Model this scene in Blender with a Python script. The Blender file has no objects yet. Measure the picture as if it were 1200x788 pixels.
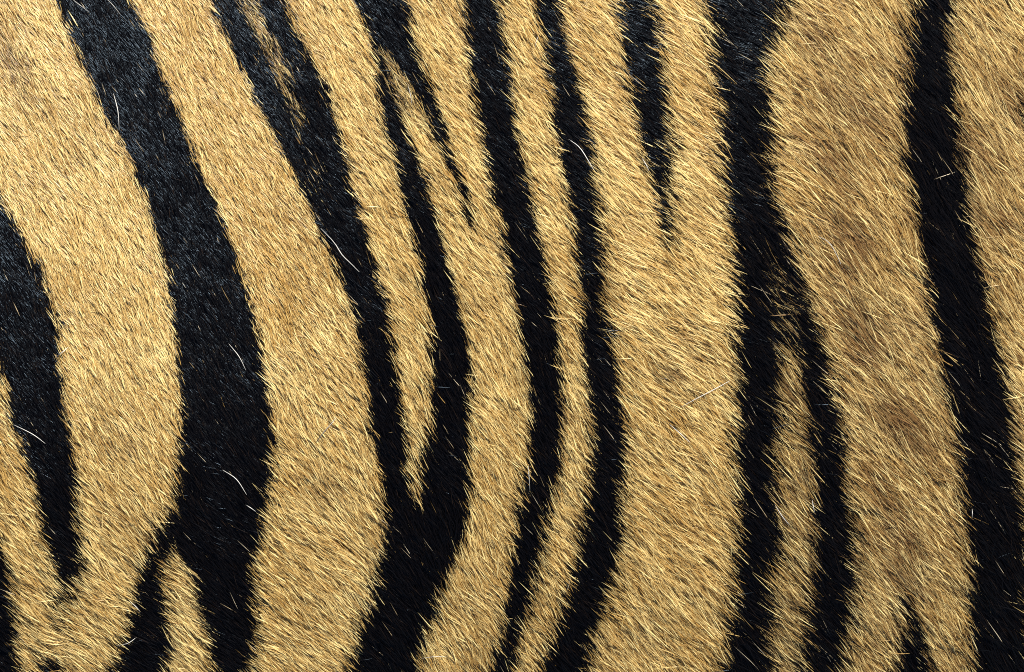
import bpy, math
import numpy as np

# ------------------------------------------------------------------ scale, camera, light
S = 0.00025                 # metres per photograph pixel at the top of the flank (frame = 0.30 m wide)
D = 1.05                    # camera height above the flank
CX, CY = 600.0, 394.0

scene = bpy.context.scene
cam_data = bpy.data.cameras.new("camera")
cam = bpy.data.objects.new("camera", cam_data)
scene.collection.objects.link(cam)
cam.location = (0.0, 0.0, D)
cam.rotation_euler = (0.0, 0.0, 0.0)
cam_data.sensor_width = 36.0
cam_data.lens = 36.0 * D / (1200 * S)
cam_data.clip_start = 0.05
cam_data.clip_end = 50.0
scene.camera = cam

SUN_ELEV = math.radians(41)
SUN_AZ = math.radians(50)          # direction the light comes from, counted from +x towards +y
world = bpy.data.worlds.new("World")
scene.world = world
world.use_nodes = True
wn = world.node_tree.nodes
sky = wn.new("ShaderNodeTexSky")
sky.sky_type = 'NISHITA'
sky.sun_disc = False
sky.sun_elevation = SUN_ELEV
sky.sun_rotation = math.pi / 2 - SUN_AZ
world.node_tree.links.new(sky.outputs[0], wn["Background"].inputs[0])
wn["Background"].inputs[1].default_value = 0.05

sun_data = bpy.data.lights.new("sun", 'SUN')
sun_data.energy = 4.5
sun_data.angle = math.radians(0.5)
sun_data.color = (1.0, 0.95, 0.87)
sun = bpy.data.objects.new("sun", sun_data)
scene.collection.objects.link(sun)
# a sun lamp shines along its local -Z
sun.rotation_euler = (0.0, math.pi / 2 - SUN_ELEV, SUN_AZ)
sun.location = (0, 0, 2)

vs = scene.view_settings
vs.view_transform = 'Standard'
vs.look = 'None'
vs.exposure = 1.2
vs.gamma = 1.0
vs.use_curve_mapping = False

scene.cycles.filter_width = 1.0
scene.cycles.use_denoising = False      # a denoiser smears single hairs

rng = np.random.default_rng(11)

# ------------------------------------------------------------------ the flank's surface
AX, AY, AZ = 0.52, 0.46, 0.29
X0, Y0 = -0.05, 0.045

def surf_z(x, y):
    f = 1.0 - np.abs((x - X0) / AX) ** 3 - ((y - Y0) / AY) ** 2
    return AZ * (np.sqrt(np.clip(f, 1e-4, 1)) - 1.0)

def surf_n(x, y):
    e = 1e-4
    dx = (surf_z(x + e, y) - surf_z(x - e, y)) / (2 * e)
    dy = (surf_z(x, y + e) - surf_z(x, y - e)) / (2 * e)
    n = np.stack([-dx, -dy, np.ones_like(x)], -1)
    return n / np.linalg.norm(n, axis=-1, keepdims=True)

def pix_to_xy(px, py):
    """photograph pixel -> the point of the flank that lies on its ray"""
    bx, by = (px - CX) * S, (CY - py) * S
    x, y = bx.copy(), by.copy()
    for _ in range(4):
        k = (D - surf_z(x, y)) / D
        x, y = bx * k, by * k
    return x, y

def xy_to_pix(x, y):
    k = D / (D - surf_z(x, y))
    return x * k / S + CX, CY - y * k / S

# ------------------------------------------------------------------ the coat's pattern (photograph pixels)
def P(s):
    v = [float(t) for t in s.replace(';', ' ').replace(',', ' ').split()]
    return np.array(v).reshape(-1, 2)

def ribbon(left, right, up=True, down=True):
    """stripe outline from its two edges, both listed from top to bottom; run on past the frame where it does"""
    L, R = P(left), P(right)
    L[:, 0] -= np.interp(L[:, 0], [200, 600, 850], [1.5, 3.5, 5]); R[:, 0] += np.interp(R[:, 0], [200, 600, 850], [1.5, 3, 5.5])
    def ext(E):
        E = E.copy()
        if up:
            d = E[0] - E[2]; d = d / max(abs(d[1]), 1e-6) * 240
            d[0] *= .6; E = np.vstack([E[0] + d, E])
        if down:
            d = E[-1] - E[-3]; d = d / max(abs(d[1]), 1e-6) * 240
            d[0] *= .6; E = np.vstack([E, E[-1] + d])
        return E
    L, R = ext(L), ext(R)
    return np.vstack([L, R[::-1]])

STRIPES = [
 ("black stripe narrowing to a point that stops short in the tan fur", ribbon(
  "-60,150; -45,254; -25,330; -8,400; 0,434; 10,484; 30,535; 43,591; 56,642; 68,682; 84,699",
  "-8,200; 0,232; 14,258; 28,284; 42,306; 51,330; 60,355; 67,388; 71,439; 76,490; 91,555; 94,616; 99,667; 91,695", down=False)),
 ("black stripe with a ragged fringe of tan hairs along its edge", ribbon(
  "-60,600; -50,650; -50,700; -48,788", "-10,610; 0,632; 10,652; 18,703; 20,733; 28,788", up=False)),
 ("broad black stripe with a blue sheen, forked round a tan wedge", ribbon(
  "66,0; 81,41; 99,81; 122,137; 147,178; 167,223; 183,274; 195,325; 203,388; 211,454; 211,515; 206,566; 200,596; 183,618; 162,672; 152,718; 142,759; 124,788",
  "152,0; 168,30; 188,81; 208,132; 228,183; 249,228; 269,279; 289,340; 302,400; 305,413; 315,464; 322,520; 320,566; 312,616; 302,667; 305,718; 305,743; 295,788")),
 ("pair of black stripes that join below a tan tongue", None),
 ("black stripe running unbroken between two narrow tan bands", ribbon(
  "545,0; 547,30; 552,76; 557,117; 567,162; 575,213; 588,259; 595,305; 606,355; 613,400; 623,454; 623,505; 621,550; 611,591; 603,642; 595,693; 588,738; 575,788",
  "585,0; 593,46; 598,91; 603,137; 613,188; 623,234; 631,274; 641,315; 649,355; 654,400; 659,464; 659,515; 654,560; 644,606; 634,652; 623,703; 611,753; 603,788")),
 ("black stripe bowed like a bracket beside a wide tan band", ribbon(
  "628,0; 636,36; 641,81; 649,127; 656,173; 666,223; 674,269; 679,315; 682,360; 684,403; 692,459; 697,510; 694,560; 687,601; 679,642; 664,693; 649,738; 634,788",
  "654,0; 661,41; 677,91; 684,137; 694,183; 699,223; 705,269; 707,315; 710,355; 716,400; 727,449; 732,490; 735,530; 730,576; 730,622; 725,667; 710,713; 699,753; 689,788")),
 ("short black stripe tapering out inside a wide tan band", ribbon(
  "725,0; 730,51; 738,91; 748,132; 755,173; 763,205; 770,222",
  "763,0; 773,41; 778,86; 783,132; 788,173; 786,203; 781,224", down=False)),
 ("wide black stripe split lengthwise by a tan streak", ribbon(
  "830,0; 836,51; 841,102; 846,152; 848,203; 856,254; 863,305; 866,355; 866,400; 866,464; 863,515; 866,566; 866,616; 861,672; 856,723; 848,788",
  "922,0; 917,30; 902,66; 896,102; 904,137; 904,178; 902,218; 914,254; 927,294; 940,330; 952,365; 962,403; 973,449; 985,505; 990,555; 995,601; 1003,657; 1001,703; 995,743; 988,788")),
 ("solid black stripe widening along its length, without tan inside", ribbon(
  "1073,0; 1066,46; 1063,91; 1061,137; 1061,183; 1069,223; 1077,269; 1084,315; 1092,360; 1099,394; 1107,439; 1117,490; 1125,540; 1130,591; 1135,642; 1135,693; 1138,743; 1140,788",
  "1114,0; 1112,41; 1115,81; 1120,122; 1125,162; 1127,203; 1132,244; 1140,284; 1150,325; 1158,365; 1163,394; 1173,429; 1181,469; 1186,510; 1190,550; 1196,581; 1201,601; 1200,650; 1202,720; 1206,788")),
 ("small black notch at the edge of the tan fur", P("1193,128; 1204,120; 1216,130; 1218,142; 1206,150; 1194,145")),
 ("small ragged black streak, its upper end broken into tufts", ribbon(
  "1056,742; 1051,765; 1046,788", "1080,738; 1085,765; 1090,788", up=False)),
]
E_L = "244,0; 264,41; 284,86; 305,127; 330,173; 355,223; 376,269; 400,325; 419,378; 424,403; 430,454; 438,515; 448,566; 451,632; 443,672; 430,713; 418,748; 405,788"
G_R = "476,0; 484,46; 502,96; 517,137; 532,188; 547,228; 556,266; 546,262; 535,239; 517,188; 494,137; 476,98; 462,84; 474,142; 491,198; 512,254; 527,315; 540,365; 547,408; 552,464; 550,525; 552,576; 545,627; 527,677; 509,728; 489,788"
TONGUE = "330,-60; 330,0; 350,46; 376,91; 391,137; 407,195; 417,236; 427,271; 442,322; 452,357; 460,400; 471,464; 479,520; 478,555; 486,604; 494,555; 507,505; 509,464; 507,400; 504,365; 496,315; 481,254; 469,198; 456,147; 446,107; 443,66; 430,30; 415,0; 400,-60"
pEG = ribbon(E_L, G_R)
# cut the tongue out by walking round it at the top
t = P(TONGUE)
top_l, top_r = pEG[0], pEG[-1]
t = t.copy(); t[:15, 0] += 2.5; t[15:, 0] -= 5; t[0, 1] = t[-1, 1] = -242.0; t[0, 0] = 330 - 60; t[-1, 0] = 415 - 70
pEG = np.vstack([pEG, t[::-1]])
STRIPES[3] = (STRIPES[3][0], pEG)

# (outline, chance that a tuft inside is tan)
TAN_OVER = [
 (P("205,644; 198,672; 200,713; 202,753; 198,800; 193,1000; 260,1000; 247,800; 246,764; 236,723; 228,687; 216,659"), 1.0),
 (P("919,425; 920,479; 916,530; 914,576; 916,616; 921,652; 910,693; 910,733; 908,788; 906,1000; 932,1000; 932,788; 937,743; 942,703; 947,657; 952,606; 950,550; 942,500; 937,449; 932,418"), 0.93),
 (P("905,312; 907,350; 912,395; 914,428; 941,420; 938,400; 932,376; 928,335; 922,315"), 0.3),
 (P("272,-40; 279,0; 294,30; 305,55; 325,96; 340,127; 352,155; 356,150; 346,125; 340,92; 326,55; 310,25; 300,0; 296,-40"), 0.5),
 (P("355,150; 350,165; 368,230; 385,240; 375,190"), 0.12),
 (P("444,58; 450,86; 474,142; 494,137; 476,96; 458,64"), 0.45),
]
BLACK_OVER = [
 (P("60,692; 62,715; 70,745; 80,742; 80,715; 88,694"), 0.75),
 (P("45,768; 40,800; 85,800; 80,778; 65,765"), 0.72),
 (P("766,218; 770,244; 775,279; 784,298; 796,290; 793,264; 787,222"), 0.85),
 (P("1050,694; 1056,720; 1057,745; 1082,745; 1080,725; 1072,706; 1064,692"), 0.85),
 (P("545,258; 547,280; 556,300; 560,290; 556,262"), 0.35),
 (P("432,-60; 432,-10; 440,-10; 440,-60"), 0.0),
]

def inside(poly, x, y):
    r = np.zeros(x.shape, bool)
    lo, hi = poly.min(0), poly.max(0)
    m = (x >= lo[0]) & (x <= hi[0]) & (y >= lo[1]) & (y <= hi[1])
    idx = np.nonzero(m)[0]
    xs, ys = x[idx], y[idx]
    c = np.zeros(len(idx), bool)
    q = np.roll(poly, 1, axis=0)
    for (x1, y1), (x2, y2) in zip(poly, q):
        if y1 == y2: continue
        h = ((y1 > ys) != (y2 > ys)) & (xs < (x2 - x1) * (ys - y1) / (y2 - y1) + x1)
        c ^= h
    r[idx] = c
    return r

# hair direction: degrees above the horizontal, tips towards the upper left of the photograph
ANG = np.array([float(t) for t in """
40 150 60  230 60 61  100 300 62  150 380 68  400 60 58  440 120 55  500 30 54  350 150 61  620 60 56  690 50 41
690 130 38  780 60 34  780 15 25  820 100 41  640 170 57  720 180 45  960 20 29  960 80 44  1010 100 51  1050 60 55
1150 50 52  1180 30 48  1030 170 50  920 190 40  950 230 40  1000 300 45  1050 350 52  1170 350 52  1080 280 58
640 250 55  720 260 42  740 320 40  830 300 38  820 220 38  780 370 42  840 380 34  350 300 58  330 380 65  440 250 57
480 350 55  570 300 53  520 220 50  130 450 66  140 540 55  20 560 55  350 450 62  400 540 60  490 480 62  560 500 66
610 480 70  660 480 62  660 560 62  760 450 42  800 550 45  840 440 38  780 590 50  930 500 50  1000 430 48  1050 480 50
1050 580 52  980 560 45  1190 500 45  30 650 55  60 720 45  120 640 55  140 700 48  220 720 42  110 760 40  20 780 40
370 640 50  350 740 45  400 700 48  560 640 77  550 700 65  530 770 60  570 760 58  650 650 58  640 720 55  760 640 48
780 720 52  730 760 50  840 680 45  840 760 50  930 640 48  930 740 45  1030 640 46  1050 720 52  1000 760 50  1110 660 57
1110 760 55  10 20 58  10 350 64  250 200 62  280 480 64  250 600 54  880 100 38  880 600 45""".split()]).reshape(-1, 3)

def grid_field(fn, step=8, x0=-260, x1=1460, y0=-260, y1=1050):
    gx = np.arange(x0, x1 + step, step); gy = np.arange(y0, y1 + step, step)
    X, Y = np.meshgrid(gx, gy)
    G = fn(X, Y)
    def look(px, py):
        u = np.clip((px - x0) / step, 0, len(gx) - 1.001); v = np.clip((py - y0) / step, 0, len(gy) - 1.001)
        i, j = u.astype(int), v.astype(int); a, b = u - i, v - j
        return G[j, i] * (1-a) * (1-b) + G[j, i+1] * a * (1-b) + G[j+1, i] * (1-a) * b + G[j+1, i+1] * a * b
    return look

def _ang(X, Y):
    num = np.zeros(X.shape); den = np.zeros(X.shape)
    for ax, ay, a in ANG:
        w = 1.0 / (((X - ax) ** 2 + (Y - ay) ** 2) + 35.0 ** 2) ** 1.5
        num += w * a; den += w
    return num / den
angle_at = grid_field(_ang, 16)

def noise_field(cell, seed):
    """smooth value noise, about -1..1, with the given cell in pixels"""
    r = np.random.default_rng(seed)
    nx, ny = int(1760 / cell) + 4, int(1350 / cell) + 4
    G = r.normal(0, .75, (ny, nx))
    def look(px, py):
        u = np.clip((px + 270) / cell, 0, nx - 1.001); v = np.clip((py + 270) / cell, 0, ny - 1.001)
        i, j = u.astype(int), v.astype(int); a, b = u - i, v - j
        a = a * a * (3 - 2 * a); b = b * b * (3 - 2 * b)
        return G[j, i] * (1-a) * (1-b) + G[j, i+1] * a * (1-b) + G[j+1, i] * (1-a) * b + G[j+1, i+1] * a * b
    return look
n_big, n_mid, n_small = noise_field(120, 1), noise_field(38, 2), noise_field(13, 3)
n_dir1, n_dir2, n_len = noise_field(45, 4), noise_field(16, 5), noise_field(20, 6)
n_e1, n_e2 = noise_field(14, 7), noise_field(14, 8)

# brownish blotches in the tan fur: x, y, size along, size across, strength
BLOTCH = np.array([float(t) for t in """
12 70 30 10 .9  28 108 26 9 .5  955 48 28 14 .6  928 108 24 10 .5  968 112 22 12 .6  1008 128 30 13 .7  967 190 28 12 .6
1003 282 26 11 .9  995 318 24 12 .6  1008 380 26 13 .8  1014 408 24 12 .7  1059 500 34 13 1.0  1036 572 24 12 .6
1044 608 24 12 .5  1064 640 26 12 .7  1056 680 26 12 .7  790 438 30 13 .7  386 576 28 13 .5  770 742 28 16 .5
345 255 30 14 .25  700 420 18 8 .3  740 350 30 16 .35  1140 180 34 18 .5  1160 260 34 16 .4  1185 120 26 14 .6
800 400 40 20 .3  640 470 40 10 .4  650 540 40 10 .3  130 500 40 20 .2  180 640 36 18 .35  940 470 30 10 .4""".split()]).reshape(-1, 5)
def _blotch(X, Y):
    g = np.zeros(X.shape)
    ca, sa = math.cos(math.radians(50)), math.sin(math.radians(50))
    for bx, by, l, w, s in BLOTCH:
        u = (X - bx) * ca + (Y - by) * sa; v = -(X - bx) * sa + (Y - by) * ca
        g = np.maximum(g, s * np.exp(-(u / (1.2 * l)) ** 2 - (v / (1.35 * w)) ** 2))
    return g
blotch_at = grid_field(_blotch, 6)

def smooth(a, b, x):
    t = np.clip((x - a) / (b - a), 0, 1)
    return t * t * (3 - 2 * t)

# ------------------------------------------------------------------ materials
def hair_material(name, rough, spec, transl, coat=0.0):
    m = bpy.data.materials.new(name)
    m.use_nodes = True
    nt = m.node_tree
    b = nt.nodes["Principled BSDF"]
    out = nt.nodes["Material Output"]
    a = nt.nodes.new("ShaderNodeAttribute"); a.attribute_name = "hair_colour"
    nt.links.new(a.outputs["Color"], b.inputs["Base Color"])
    b.inputs["Roughness"].default_value = rough
    b.inputs["Specular IOR Level"].default_value = spec
    tr = nt.nodes.new("ShaderNodeBsdfTranslucent")
    nt.links.new(a.outputs["Color"], tr.inputs["Color"])
    mx = nt.nodes.new("ShaderNodeMixShader"); mx.inputs[0].default_value = transl
    nt.links.new(b.outputs[0], mx.inputs[1]); nt.links.new(tr.outputs[0], mx.inputs[2])
    nt.links.new(mx.outputs[0], out.inputs["Surface"])
    return m
M_TAN = hair_material("tan_hair", 0.32, 0.42, 0.32)
M_BLACK = hair_material("black_hair", 0.28, 0.18, 0.0)
M_BLACK.node_tree.nodes["Principled BSDF"].inputs["Specular Tint"].default_value = (.55, .76, 1, 1)  # blue of the reflected sky put into the tint of the sheen
M_WHITE = hair_material("white_hair", 0.35, 0.5, 0.15)

M_SKIN = bpy.data.materials.new("skin")
M_SKIN.use_nodes = True
nt = M_SKIN.node_tree
b = nt.nodes["Principled BSDF"]
a = nt.nodes.new("ShaderNodeAttribute"); a.attribute_name = "skin_colour"
nz = nt.nodes.new("ShaderNodeTexNoise"); nz.inputs["Scale"].default_value = 900
bp = nt.nodes.new("ShaderNodeBump"); bp.inputs["Strength"].default_value = .5; bp.inputs["Distance"].default_value = .0005
nt.links.new(nz.outputs[0], bp.inputs["Height"]); nt.links.new(bp.outputs[0], b.inputs["Normal"])
nt.links.new(a.outputs["Color"], b.inputs["Base Color"])
b.inputs["Roughness"].default_value = 0.8

# ------------------------------------------------------------------ the animal: an empty at its base, the body one closed mesh
tiger = bpy.data.objects.new("tiger", None)
scene.collection.objects.link(tiger)
tiger.location = (X0, Y0, -2 * AZ)
tiger.empty_display_size = 0.1
tiger["label"] = "flank of a tiger, golden tan fur crossed by black stripes"
tiger["category"] = "tiger"

def add_mesh(name, verts, quads, tris, mat, colour=None, cname="hair_colour", smooth_shade=True, label=None, parent=tiger):
    me = bpy.data.meshes.new(name)
    nv = len(verts); nq = len(quads); n3 = len(tris)
    me.vertices.add(nv)
    me.vertices.foreach_set("co", (verts - np.array(tiger.location)).astype(np.float32).ravel())
    loops = np.concatenate([np.asarray(quads, np.int32).ravel(), np.asarray(tris, np.int32).ravel()]).astype(np.int32)
    me.loops.add(len(loops)); me.loops.foreach_set("vertex_index", loops)
    me.polygons.add(nq + n3)
    starts = np.concatenate([np.arange(nq) * 4, nq * 4 + np.arange(n3) * 3]).astype(np.int32)
    me.polygons.foreach_set("loop_start", starts)
    me.update(calc_edges=True)
    me.polygons.foreach_set("use_smooth", np.full(nq + n3, smooth_shade))
    if colour is not None:
        at = me.attributes.new(cname, 'FLOAT_COLOR', 'POINT')
        c = np.ones((nv, 4), np.float32); c[:, :3] = colour
        at.data.foreach_set("color", c.ravel())
    me.materials.append(mat)
    o = bpy.data.objects.new(name, me)
    scene.collection.objects.link(o)
    o.parent = parent
    if label: o["label"] = label
    return o

def is_black(px, py):
    k = np.full(px.shape, -1)
    for i, (_, poly) in enumerate(STRIPES):
        k[inside(poly, px, py)] = i
    for poly, p in TAN_OVER:
        if p > .9: k[inside(poly, px, py)] = -1
    return k

# body: closed rounded barrel; the top half uses surf_z itself
nu, nvv = 260, 200
us = np.linspace(-1, 1, nu); vv = np.linspace(-1, 1, nvv)
gu = np.sin(us * math.pi / 2); gv = np.sin(vv * math.pi / 2)
U, V = np.meshgrid(gu, gv)
r = np.sqrt(np.clip(1 - np.abs(U) ** 3, 0, 1))
Xb = X0 + AX * U; Yb = Y0 + AY * V * r
Zt = AZ * np.sqrt(np.clip(1 - np.abs(U) ** 3 - (V * r) ** 2, 0, 1))
top = np.stack([Xb, Yb, Zt - AZ - .0016], -1).reshape(-1, 3)
bot = np.stack([Xb, Yb, -Zt - AZ], -1).reshape(-1, 3)
idx = np.arange(nu * nvv).reshape(nvv, nu)
q = np.stack([idx[:-1, :-1], idx[:-1, 1:], idx[1:, 1:], idx[1:, :-1]], -1).reshape(-1, 4)
bq = q[:, ::-1] + nu * nvv
body_v = np.vstack([top, bot])
bpx, bpy_ = xy_to_pix(body_v[:, 0], body_v[:, 1])
kb = is_black(bpx, bpy_)
sk = np.where((kb >= 0)[:, None], np.array([.014, .013, .013]), np.array([.34, .20, .075]))
body = add_mesh("body", body_v, np.vstack([q, bq]), np.zeros((0, 3), int), M_SKIN, sk, "skin_colour")
body.data.validate()

# ------------------------------------------------------------------ hairs
RING = np.array([0.0, 0.52, 1.0])

def hair_tubes(root, tdir, nrm, L, lift, bend, w, sway):
    """every hair: a gabled blade of two segments, 4 triangles; returns verts (n,5,3)"""
    n = len(L)
    side = np.cross(nrm, tdir)
    pts = []
    for s in RING:
        along = L * (s - 0.10 * lift * s)
        up = L * (lift * s - bend * s * s)
        sw = L * sway * s * s
        pts.append(root + tdir * along[:, None] + nrm * up[:, None] + side * sw[:, None])
    out = np.empty((n, 5, 3), np.float32)
    tg = pts[2] - pts[0]
    tg /= np.linalg.norm(tg, axis=1, keepdims=True)
    sd = np.cross(nrm, tg); sd /= np.linalg.norm(sd, axis=1, keepdims=True)
    upv = np.cross(tg, sd)
    hw = (w * .5)[:, None]
    out[:, 0] = pts[0]
    out[:, 1] = pts[1] + sd * hw - upv * hw * .55
    out[:, 2] = pts[1] + upv * hw * .45
    out[:, 3] = pts[1] - sd * hw - upv * hw * .55
    out[:, 4] = pts[2]
    return out

HT = np.array([[0, 2, 1], [0, 3, 2], [1, 2, 4], [2, 3, 4]])[:, ::1]

# roots, denser inside the photograph's frame
N = 870000
MX, MY = 220, 180
cand = int(N * 1.5)
px = rng.uniform(-MX, 1200 + MX, cand); py = rng.uniform(-MY, 788 + MY, cand)
near = (px > -30) & (px < 1250) & (py > -30) & (py < 850)
keep = rng.random(cand) < np.where(near, 1.0, 0.25)
px, py = px[keep][:N], py[keep][:N]
N = len(px)

# tufts: jittered cells, every hair leans towards its tuft's axis
CELL = 8.0
def tuft(px, py):
    i = np.floor(px / CELL).astype(int); j = np.floor(py / CELL).astype(int)
    best = np.full(px.shape, 1e9); bx = px.copy(); by = py.copy(); bid = np.zeros(px.shape, int)
    r2 = np.random.default_rng(5)
    T = r2.random((256, 256, 2))
    for di in (-1, 0, 1):
        for dj in (-1, 0, 1):
            ii, jj = i + di, j + dj
            t = T[ii % 256, jj % 256]
            cx = (ii + t[:, 0]) * CELL; cy = (jj + t[:, 1]) * CELL
            # longer along the lie of the hair
            u = (px - cx) * .62 + (py - cy) * .78; v = -(px - cx) * .78 + (py - cy) * .62
            d = (u * .55) ** 2 + (v * 1.25) ** 2
            m = d < best
            best[m] = d[m]; bx[m] = cx[m]; by[m] = cy[m]; bid[m] = (ii[m] % 256) * 256 + jj[m] % 256
    return bx, by, bid
tx, ty, tid = tuft(px, py)
r3 = np.random.default_rng(9)
T_rand = r3.random(65536); T_norm = r3.normal(0, 1, 65536); T_len = r3.normal(0, 1, 65536); T_col = r3.normal(0, 1, 65536)

long_side = smooth(560, 980, px)
sleek = smooth(560, 230, px) * smooth(700, 400, py)
Lpx = (26 - 8 * sleek + 12 * long_side + 4 * smooth(480, 760, py)) * (1 + .16 * n_len(px, py) + .10 * T_len[tid] + rng.normal(0, .17, N))
Lpx = np.clip(Lpx, 9, 80)
ang = angle_at(px, py) + 5 * n_dir1(px, py) + 6 * n_dir2(px, py) + 3.5 * T_norm[tid] + rng.normal(0, 7, N)
stray = rng.random(N) < .012
ang = np.where(stray, ang + rng.normal(0, 24, N), ang)
ang = np.radians(ang)
dpx, dpy = -np.cos(ang), -np.sin(ang)
# lean to the tuft's axis
pull = rng.uniform(.1, .55, N)
offx, offy = (tx - px), (ty - py)
perp = offx * (-dpy) + offy * dpx
dpx += -dpy * perp / Lpx * pull * .8
dpy += dpx * perp / Lpx * pull * .8
nrm2 = np.hypot(dpx, dpy); dpx /= nrm2; dpy /= nrm2

# colour class, read where the visible half of the hair lies
mixu = .12
reach = rng.uniform(.26, .94, N)
cxp = px + (tx - px) * mixu + dpx * Lpx * reach + 2.4 * n_e1(px, py) + rng.normal(0, 3.2, N) + .7 * T_norm[(tid * 7) % 65536]
cyp = py + (ty - py) * mixu + dpy * Lpx * reach + 2.4 * n_e2(px, py) + rng.normal(0, 3.2, N)
stripe = np.full(N, -1)
for i, (_, poly) in enumerate(STRIPES):
    stripe[inside(poly, cxp, cyp)] = i
tuft_draw = .35 * T_rand[(tid * 13 + 5) % 65536] + .65 * rng.random(N)
dull = np.zeros(N, bool)
for poly, p in TAN_OVER:
    m = inside(poly, cxp, cyp)
    stripe[m & (tuft_draw < p)] = -1
    if p < .95: dull |= m & (rng.random(N) < (.9 if p < .9 else .5))
tail = np.zeros(N, bool)
for poly, p in BLACK_OVER:
    m = inside(poly, cxp, cyp) & (tuft_draw < p) & (stripe < 0)
    d = [np.min(np.hypot(*(q_ - poly.mean(0)).T)) for _, q_ in STRIPES]
    stripe[m] = int(np.argmin(d)); 
black = stripe >= 0
# black fur hides its own gaps: fewer hairs do
thin = black & (rng.random(N) < .40)
sel = ~thin
(px, py, tx, ty, tid, Lpx, dpx, dpy, cxp, cyp, stripe, dull, stray, sleek, black) = [v_[sel] for v_ in (px, py, tx, ty, tid, Lpx, dpx, dpy, cxp, cyp, stripe, dull, stray, sleek, black)]
N = len(px)
print("HAIRS", N)
pale_in_black = black & (rng.random(N) < .004 + .004 * (px > 820))

# ---- colours
guard = rng.random(N) < .14
def mixc(a, b, t): return a + (b - a) * t[:, None]
c_gold = np.array([.51, .312, .084]); c_pale = np.array([.89, .735, .335]); c_brown = np.array([.22, .118, .04]); c_dark = np.array([.06, .036, .018])
u = rng.random(N)
tone = .38 + .13 * n_big(cxp, cyp) + .12 * n_mid(cxp, cyp) + .06 * n_small(cxp, cyp) + .08 * T_col[tid] + rng.normal(0, .30, N)
tone = np.clip(tone - .12 + .6 * guard, 0, 1)
bl = blotch_at(cxp, cyp)
rightness = smooth(860, 990, cxp)
col = mixc(np.broadcast_to(c_gold, (N, 3)), np.broadcast_to(c_pale, (N, 3)), tone)
br = np.clip(.20 - .25 * guard + .40 * rightness + .8 * bl - .3 * n_mid(cxp + 91, cyp) * .4 + rng.normal(0, .24, N) - .25 * tone, 0, 1)
col = mixc(col, np.broadcast_to(c_brown, (N, 3)), br)
dk = (rng.random(N) < .015 + .06 * rightness + .3 * bl ** 1.3) & ~stray
col = np.where(dk[:, None], mixc(col, np.broadcast_to(c_dark, (N, 3)), rng.uniform(.4, .95, N)), col)
blk = np.array([.0022, .0015, .0012]) * rng.uniform(.6, 1.6, N)[:, None]
brn_tips = black & (rng.random(N) < .05)
blk = np.where(brn_tips[:, None], np.array([.012, .007, .004]), blk)
col = np.where(dull[:, None], mixc(col, np.broadcast_to(c_dark * 1.6, (N, 3)), rng.uniform(.15, .8, N)), col)
col = np.where(black[:, None], blk, col)
col = np.where(pale_in_black[:, None], mixc(np.broadcast_to(c_gold, (N, 3)) * .5, np.broadcast_to(np.array([.7, .6, .42]), (N, 3)), rng.random(N)), col)

# ---- build
x, y = pix_to_xy(px, py)
z = surf_z(x, y)
nrm = surf_n(x, y)
root = np.stack([x, y, z], -1) - nrm * .0002
td = np.stack([dpx, -dpy, np.zeros(N)], -1)
td -= nrm * np.sum(td * nrm, 1, keepdims=True)
td /= np.linalg.norm(td, axis=1, keepdims=True)
L = Lpx * S * np.where(guard, 1.08, .97)
lift = np.clip(.305 - .155 * sleek + .03 * guard + .05 * (1 - sleek) * n_mid(px + 40, py) + .06 * T_len[(tid * 3) % 65536] + rng.normal(0, .105, N), .05, .75)
lift = np.where(stray, lift + .12, lift)
bend = lift * rng.uniform(.25, .62, N) + sleek * (rng.uniform(.02, .1, N) + .07 * smooth(120, 330, py))
w = .76 * np.exp(rng.normal(0, .25, N)) * (1 - .10 * sleek) * S * np.where(black, .95, 1.0) * np.where(pale_in_black, .75, 1.0) * np.where(guard, 1.3, 1.0)
sway = rng.normal(0, .05, N) + .03 * n_dir2(px + 33, py)
V10 = hair_tubes(root, td, nrm, L, lift, bend, w, sway)

# root-to-tip colouring of the coat: greyer underfur, golden shaft, pale tip
shade = np.array([.95, 1.0, 1.06])
ring_of = np.array([0, 1, 1, 1, 2])
C10 = col[:, None, :] * shade[ring_of][None, :, None]
C10 = np.where(black[:, None, None] & ~pale_in_black[:, None, None], col[:, None, :], C10)
C10 = np.clip(C10, 0, .95).astype(np.float32)

# ---- tan bands: which stretch of tan fur between the stripes a hair belongs to
GS = 4
gx = np.arange(-MX - 60, 1200 + MX + 60, GS); gy = np.arange(-MY - 60, 788 + MY + 60, GS)
GX, GY = np.meshgrid(gx, gy)
kg = is_black(GX.ravel().astype(float), GY.ravel().astype(float)).reshape(GX.shape) >= 0
lab = np.zeros(GX.shape, int); nl = 0
for sj in range(0, GX.shape[0], 3):
    for si in range(0, GX.shape[1], 3):
        if kg[sj, si] or lab[sj, si]: continue
        nl += 1; stack = [(sj, si)]; lab[sj, si] = nl
        while stack:
            j, i = stack.pop()
            for a_, b_ in ((j+1, i), (j-1, i), (j, i+1), (j, i-1)):
                if 0 <= a_ < kg.shape[0] and 0 <= b_ < kg.shape[1] and not kg[a_, b_] and not lab[a_, b_]:
                    lab[a_, b_] = nl; stack.append((a_, b_))
for _ in range(30):                      # grow the labels over the stripes so that every hair finds a band
    z0 = lab == 0
    if not z0.any(): break
    for sh in ((0, 1), (0, -1), (1, 0), (-1, 0)):
        r_ = np.roll(lab, sh, (0, 1))
        f = z0 & (r_ > 0) & (lab == 0); lab[f] = r_[f]
gi = np.clip(((cxp - gx[0]) / GS).astype(int), 0, len(gx) - 1); gj = np.clip(((cyp - gy[0]) / GS).astype(int), 0, len(gy) - 1)
band = lab[gj, gi]
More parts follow.
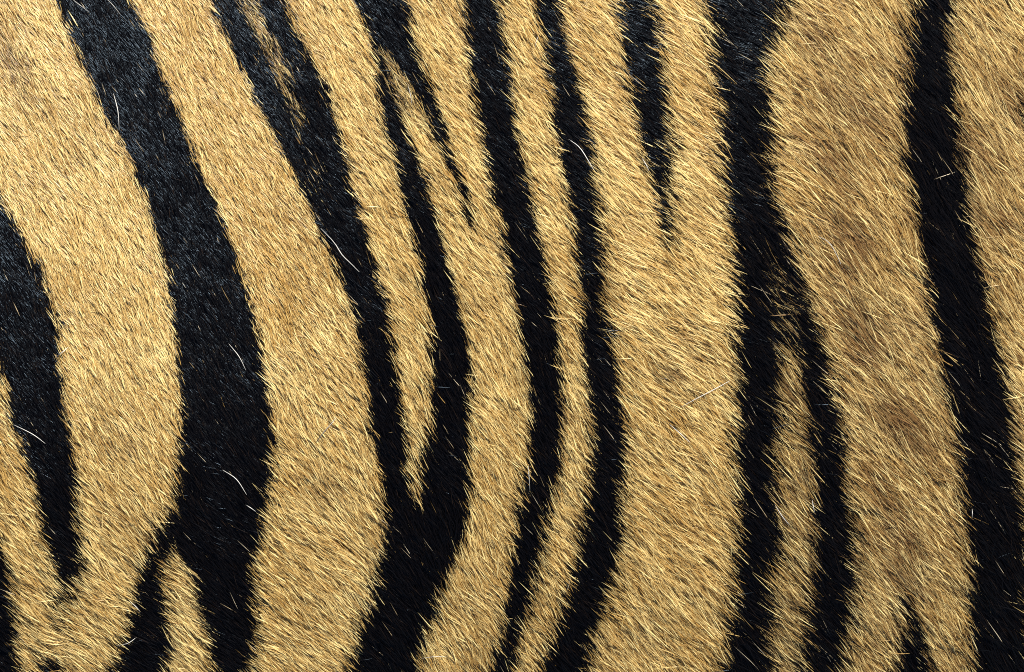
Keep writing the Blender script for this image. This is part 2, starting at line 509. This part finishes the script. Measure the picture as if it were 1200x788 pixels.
counts = {k: int(((band == k) & ~black).sum()) for k in range(0, nl + 1)}
big = [k for k in counts if counts[k] > 900]
cent = {k: (cxp[(band == k)].mean(), cyp[(band == k)].mean()) for k in big}
for k in counts:
    if k not in big:
        m = band == k
        if m.any():
            c = (cxp[m].mean(), cyp[m].mean())
            band[m] = min(big, key=lambda b_: (cent[b_][0] - c[0]) ** 2 + (cent[b_][1] - c[1]) ** 2)

def hair_object(name, mask, mat, label=None):
    n = int(mask.sum())
    if n == 0: return None
    base = (np.arange(n) * 5)[:, None, None]
    q = np.zeros((0, 4), int); t3 = (HT[None] + base).reshape(-1, 3)
    return add_mesh(name, V10[mask].reshape(-1, 3).astype(np.float64), q, t3, mat, C10[mask].reshape(-1, 3), label=label)

for i, (lb, _) in enumerate(STRIPES):
    hair_object("black_stripe", (stripe == i) & ~pale_in_black, M_BLACK, lb)
for k in sorted(big, key=lambda k: cent[k][0]):
    #print("BAND", k, counts[k], cent[k])
    hair_object("tan_band", (band == k) & ~black, M_TAN, "broad tan band mottled with soft brown blotches" if 985 < cent[k][0] < 1070 else None)
stray_o = hair_object("stray_hair", pale_in_black, M_TAN, "scattered single pale hairs among the black fur")
if stray_o: stray_o["kind"] = "stuff"

# ------------------------------------------------------------------ the long white hairs one can pick out singly
WHITE = [
 ("376,268; 391.5,284.5; 400.6,298.7; 411,309; 421,319", 2.3), ("858,445; 838,456; 815,468; 795,479", 1.6),
 ("371,519; 379,507; 389,496; 394,489", 1.7), ("906,588; 915,603; 922,612; 930,620", 1.9), ("952,586; 953,594; 955,602", 1.8),
 ("1139,595; 1139.5,602; 1139,609", 1.9), ("666,163; 679,173; 689,188; 696,200", 2.0), ("752,185; 757,193; 761,202", 1.8),
 ("133,110; 138,130; 139.6,152", 1.8), ("261,551; 277,562; 289,580", 1.8), ("288,592; 293,595; 300,600", 1.8),
 ("16,498; 38,509; 53,520", 1.6), ("65,419; 73,413; 80,407", 1.7), ("83,-2; 92,5; 104,14", 1.7), ("124,-2; 132,6; 141,17", 1.7),
 ("478,100; 481,112; 483,125", 1.7), ("493,772; 508,770; 523,770", 1.4), ("137,757; 150,754; 160,747", 1.4),
 ("956,276; 971,284; 981,300; 989,319", 1.7), ("152,705; 159,711; 165,718", 1.7), ("627,58; 628,50; 631,42", 1.3),
 ("619,546; 620,560; 621,576", 1.6), ("784,497; 798,509; 812,522", 2.0), ("268,403; 280,418; 288,434", 1.5),
]
for spec, wd in WHITE:
    p = P(spec)
    if len(p) == 3 or len(p) > 2:
        tt = np.linspace(0, len(p) - 1, 11); i0 = np.clip(tt.astype(int), 0, len(p) - 2); f = (tt - i0)[:, None]
        pm = np.vstack([2 * p[0] - p[1], p, 2 * p[-1] - p[-2]])
        a0, a1, a2, a3 = pm[i0], pm[i0 + 1], pm[i0 + 2], pm[i0 + 3]
        c = .5 * (2 * a1 + (a2 - a0) * f + (2 * a0 - 5 * a1 + 4 * a2 - a3) * f ** 2 + (3 * a1 - a0 - 3 * a2 + a3) * f ** 3)
    k = len(c)
    xx, yy = pix_to_xy(c[:, 0], c[:, 1])
    s = np.linspace(0, 1, k)
    zz = surf_z(xx, yy) + .0014 + .0022 * np.sin(s * math.pi)
    hts = (D - zz) / (D - surf_z(xx, yy))
    pts = np.stack([xx * hts, yy * hts, zz], -1)
    tg = np.gradient(pts, axis=0); tg /= np.linalg.norm(tg, axis=1, keepdims=True)
    upv = np.array([0, 0, 1.0]); sd = np.cross(tg, upv); sd /= np.linalg.norm(sd, axis=1, keepdims=True); uu = np.cross(sd, tg)
    rad = wd * .25 * S * (np.sin(np.clip(s * .92 + .04, 0, 1) * math.pi) ** .5)
    NS = 6
    rings = np.stack([pts + (sd * math.cos(h) + uu * math.sin(h)) * rad[:, None] for h in np.arange(NS) * 2 * math.pi / NS], 1)
    v = rings.reshape(-1, 3); qd = []
    for i in range(k - 1):
        for j in range(NS):
            qd.append([i * NS + j, (i + 1) * NS + j, (i + 1) * NS + (j + 1) % NS, i * NS + (j + 1) % NS])
    cc = np.broadcast_to(np.array([.80, .77, .70]) * rng.uniform(.4, .85), v.shape)
    add_mesh("white_hair", v, np.array(qd), np.zeros((0, 3), int), M_WHITE, cc)
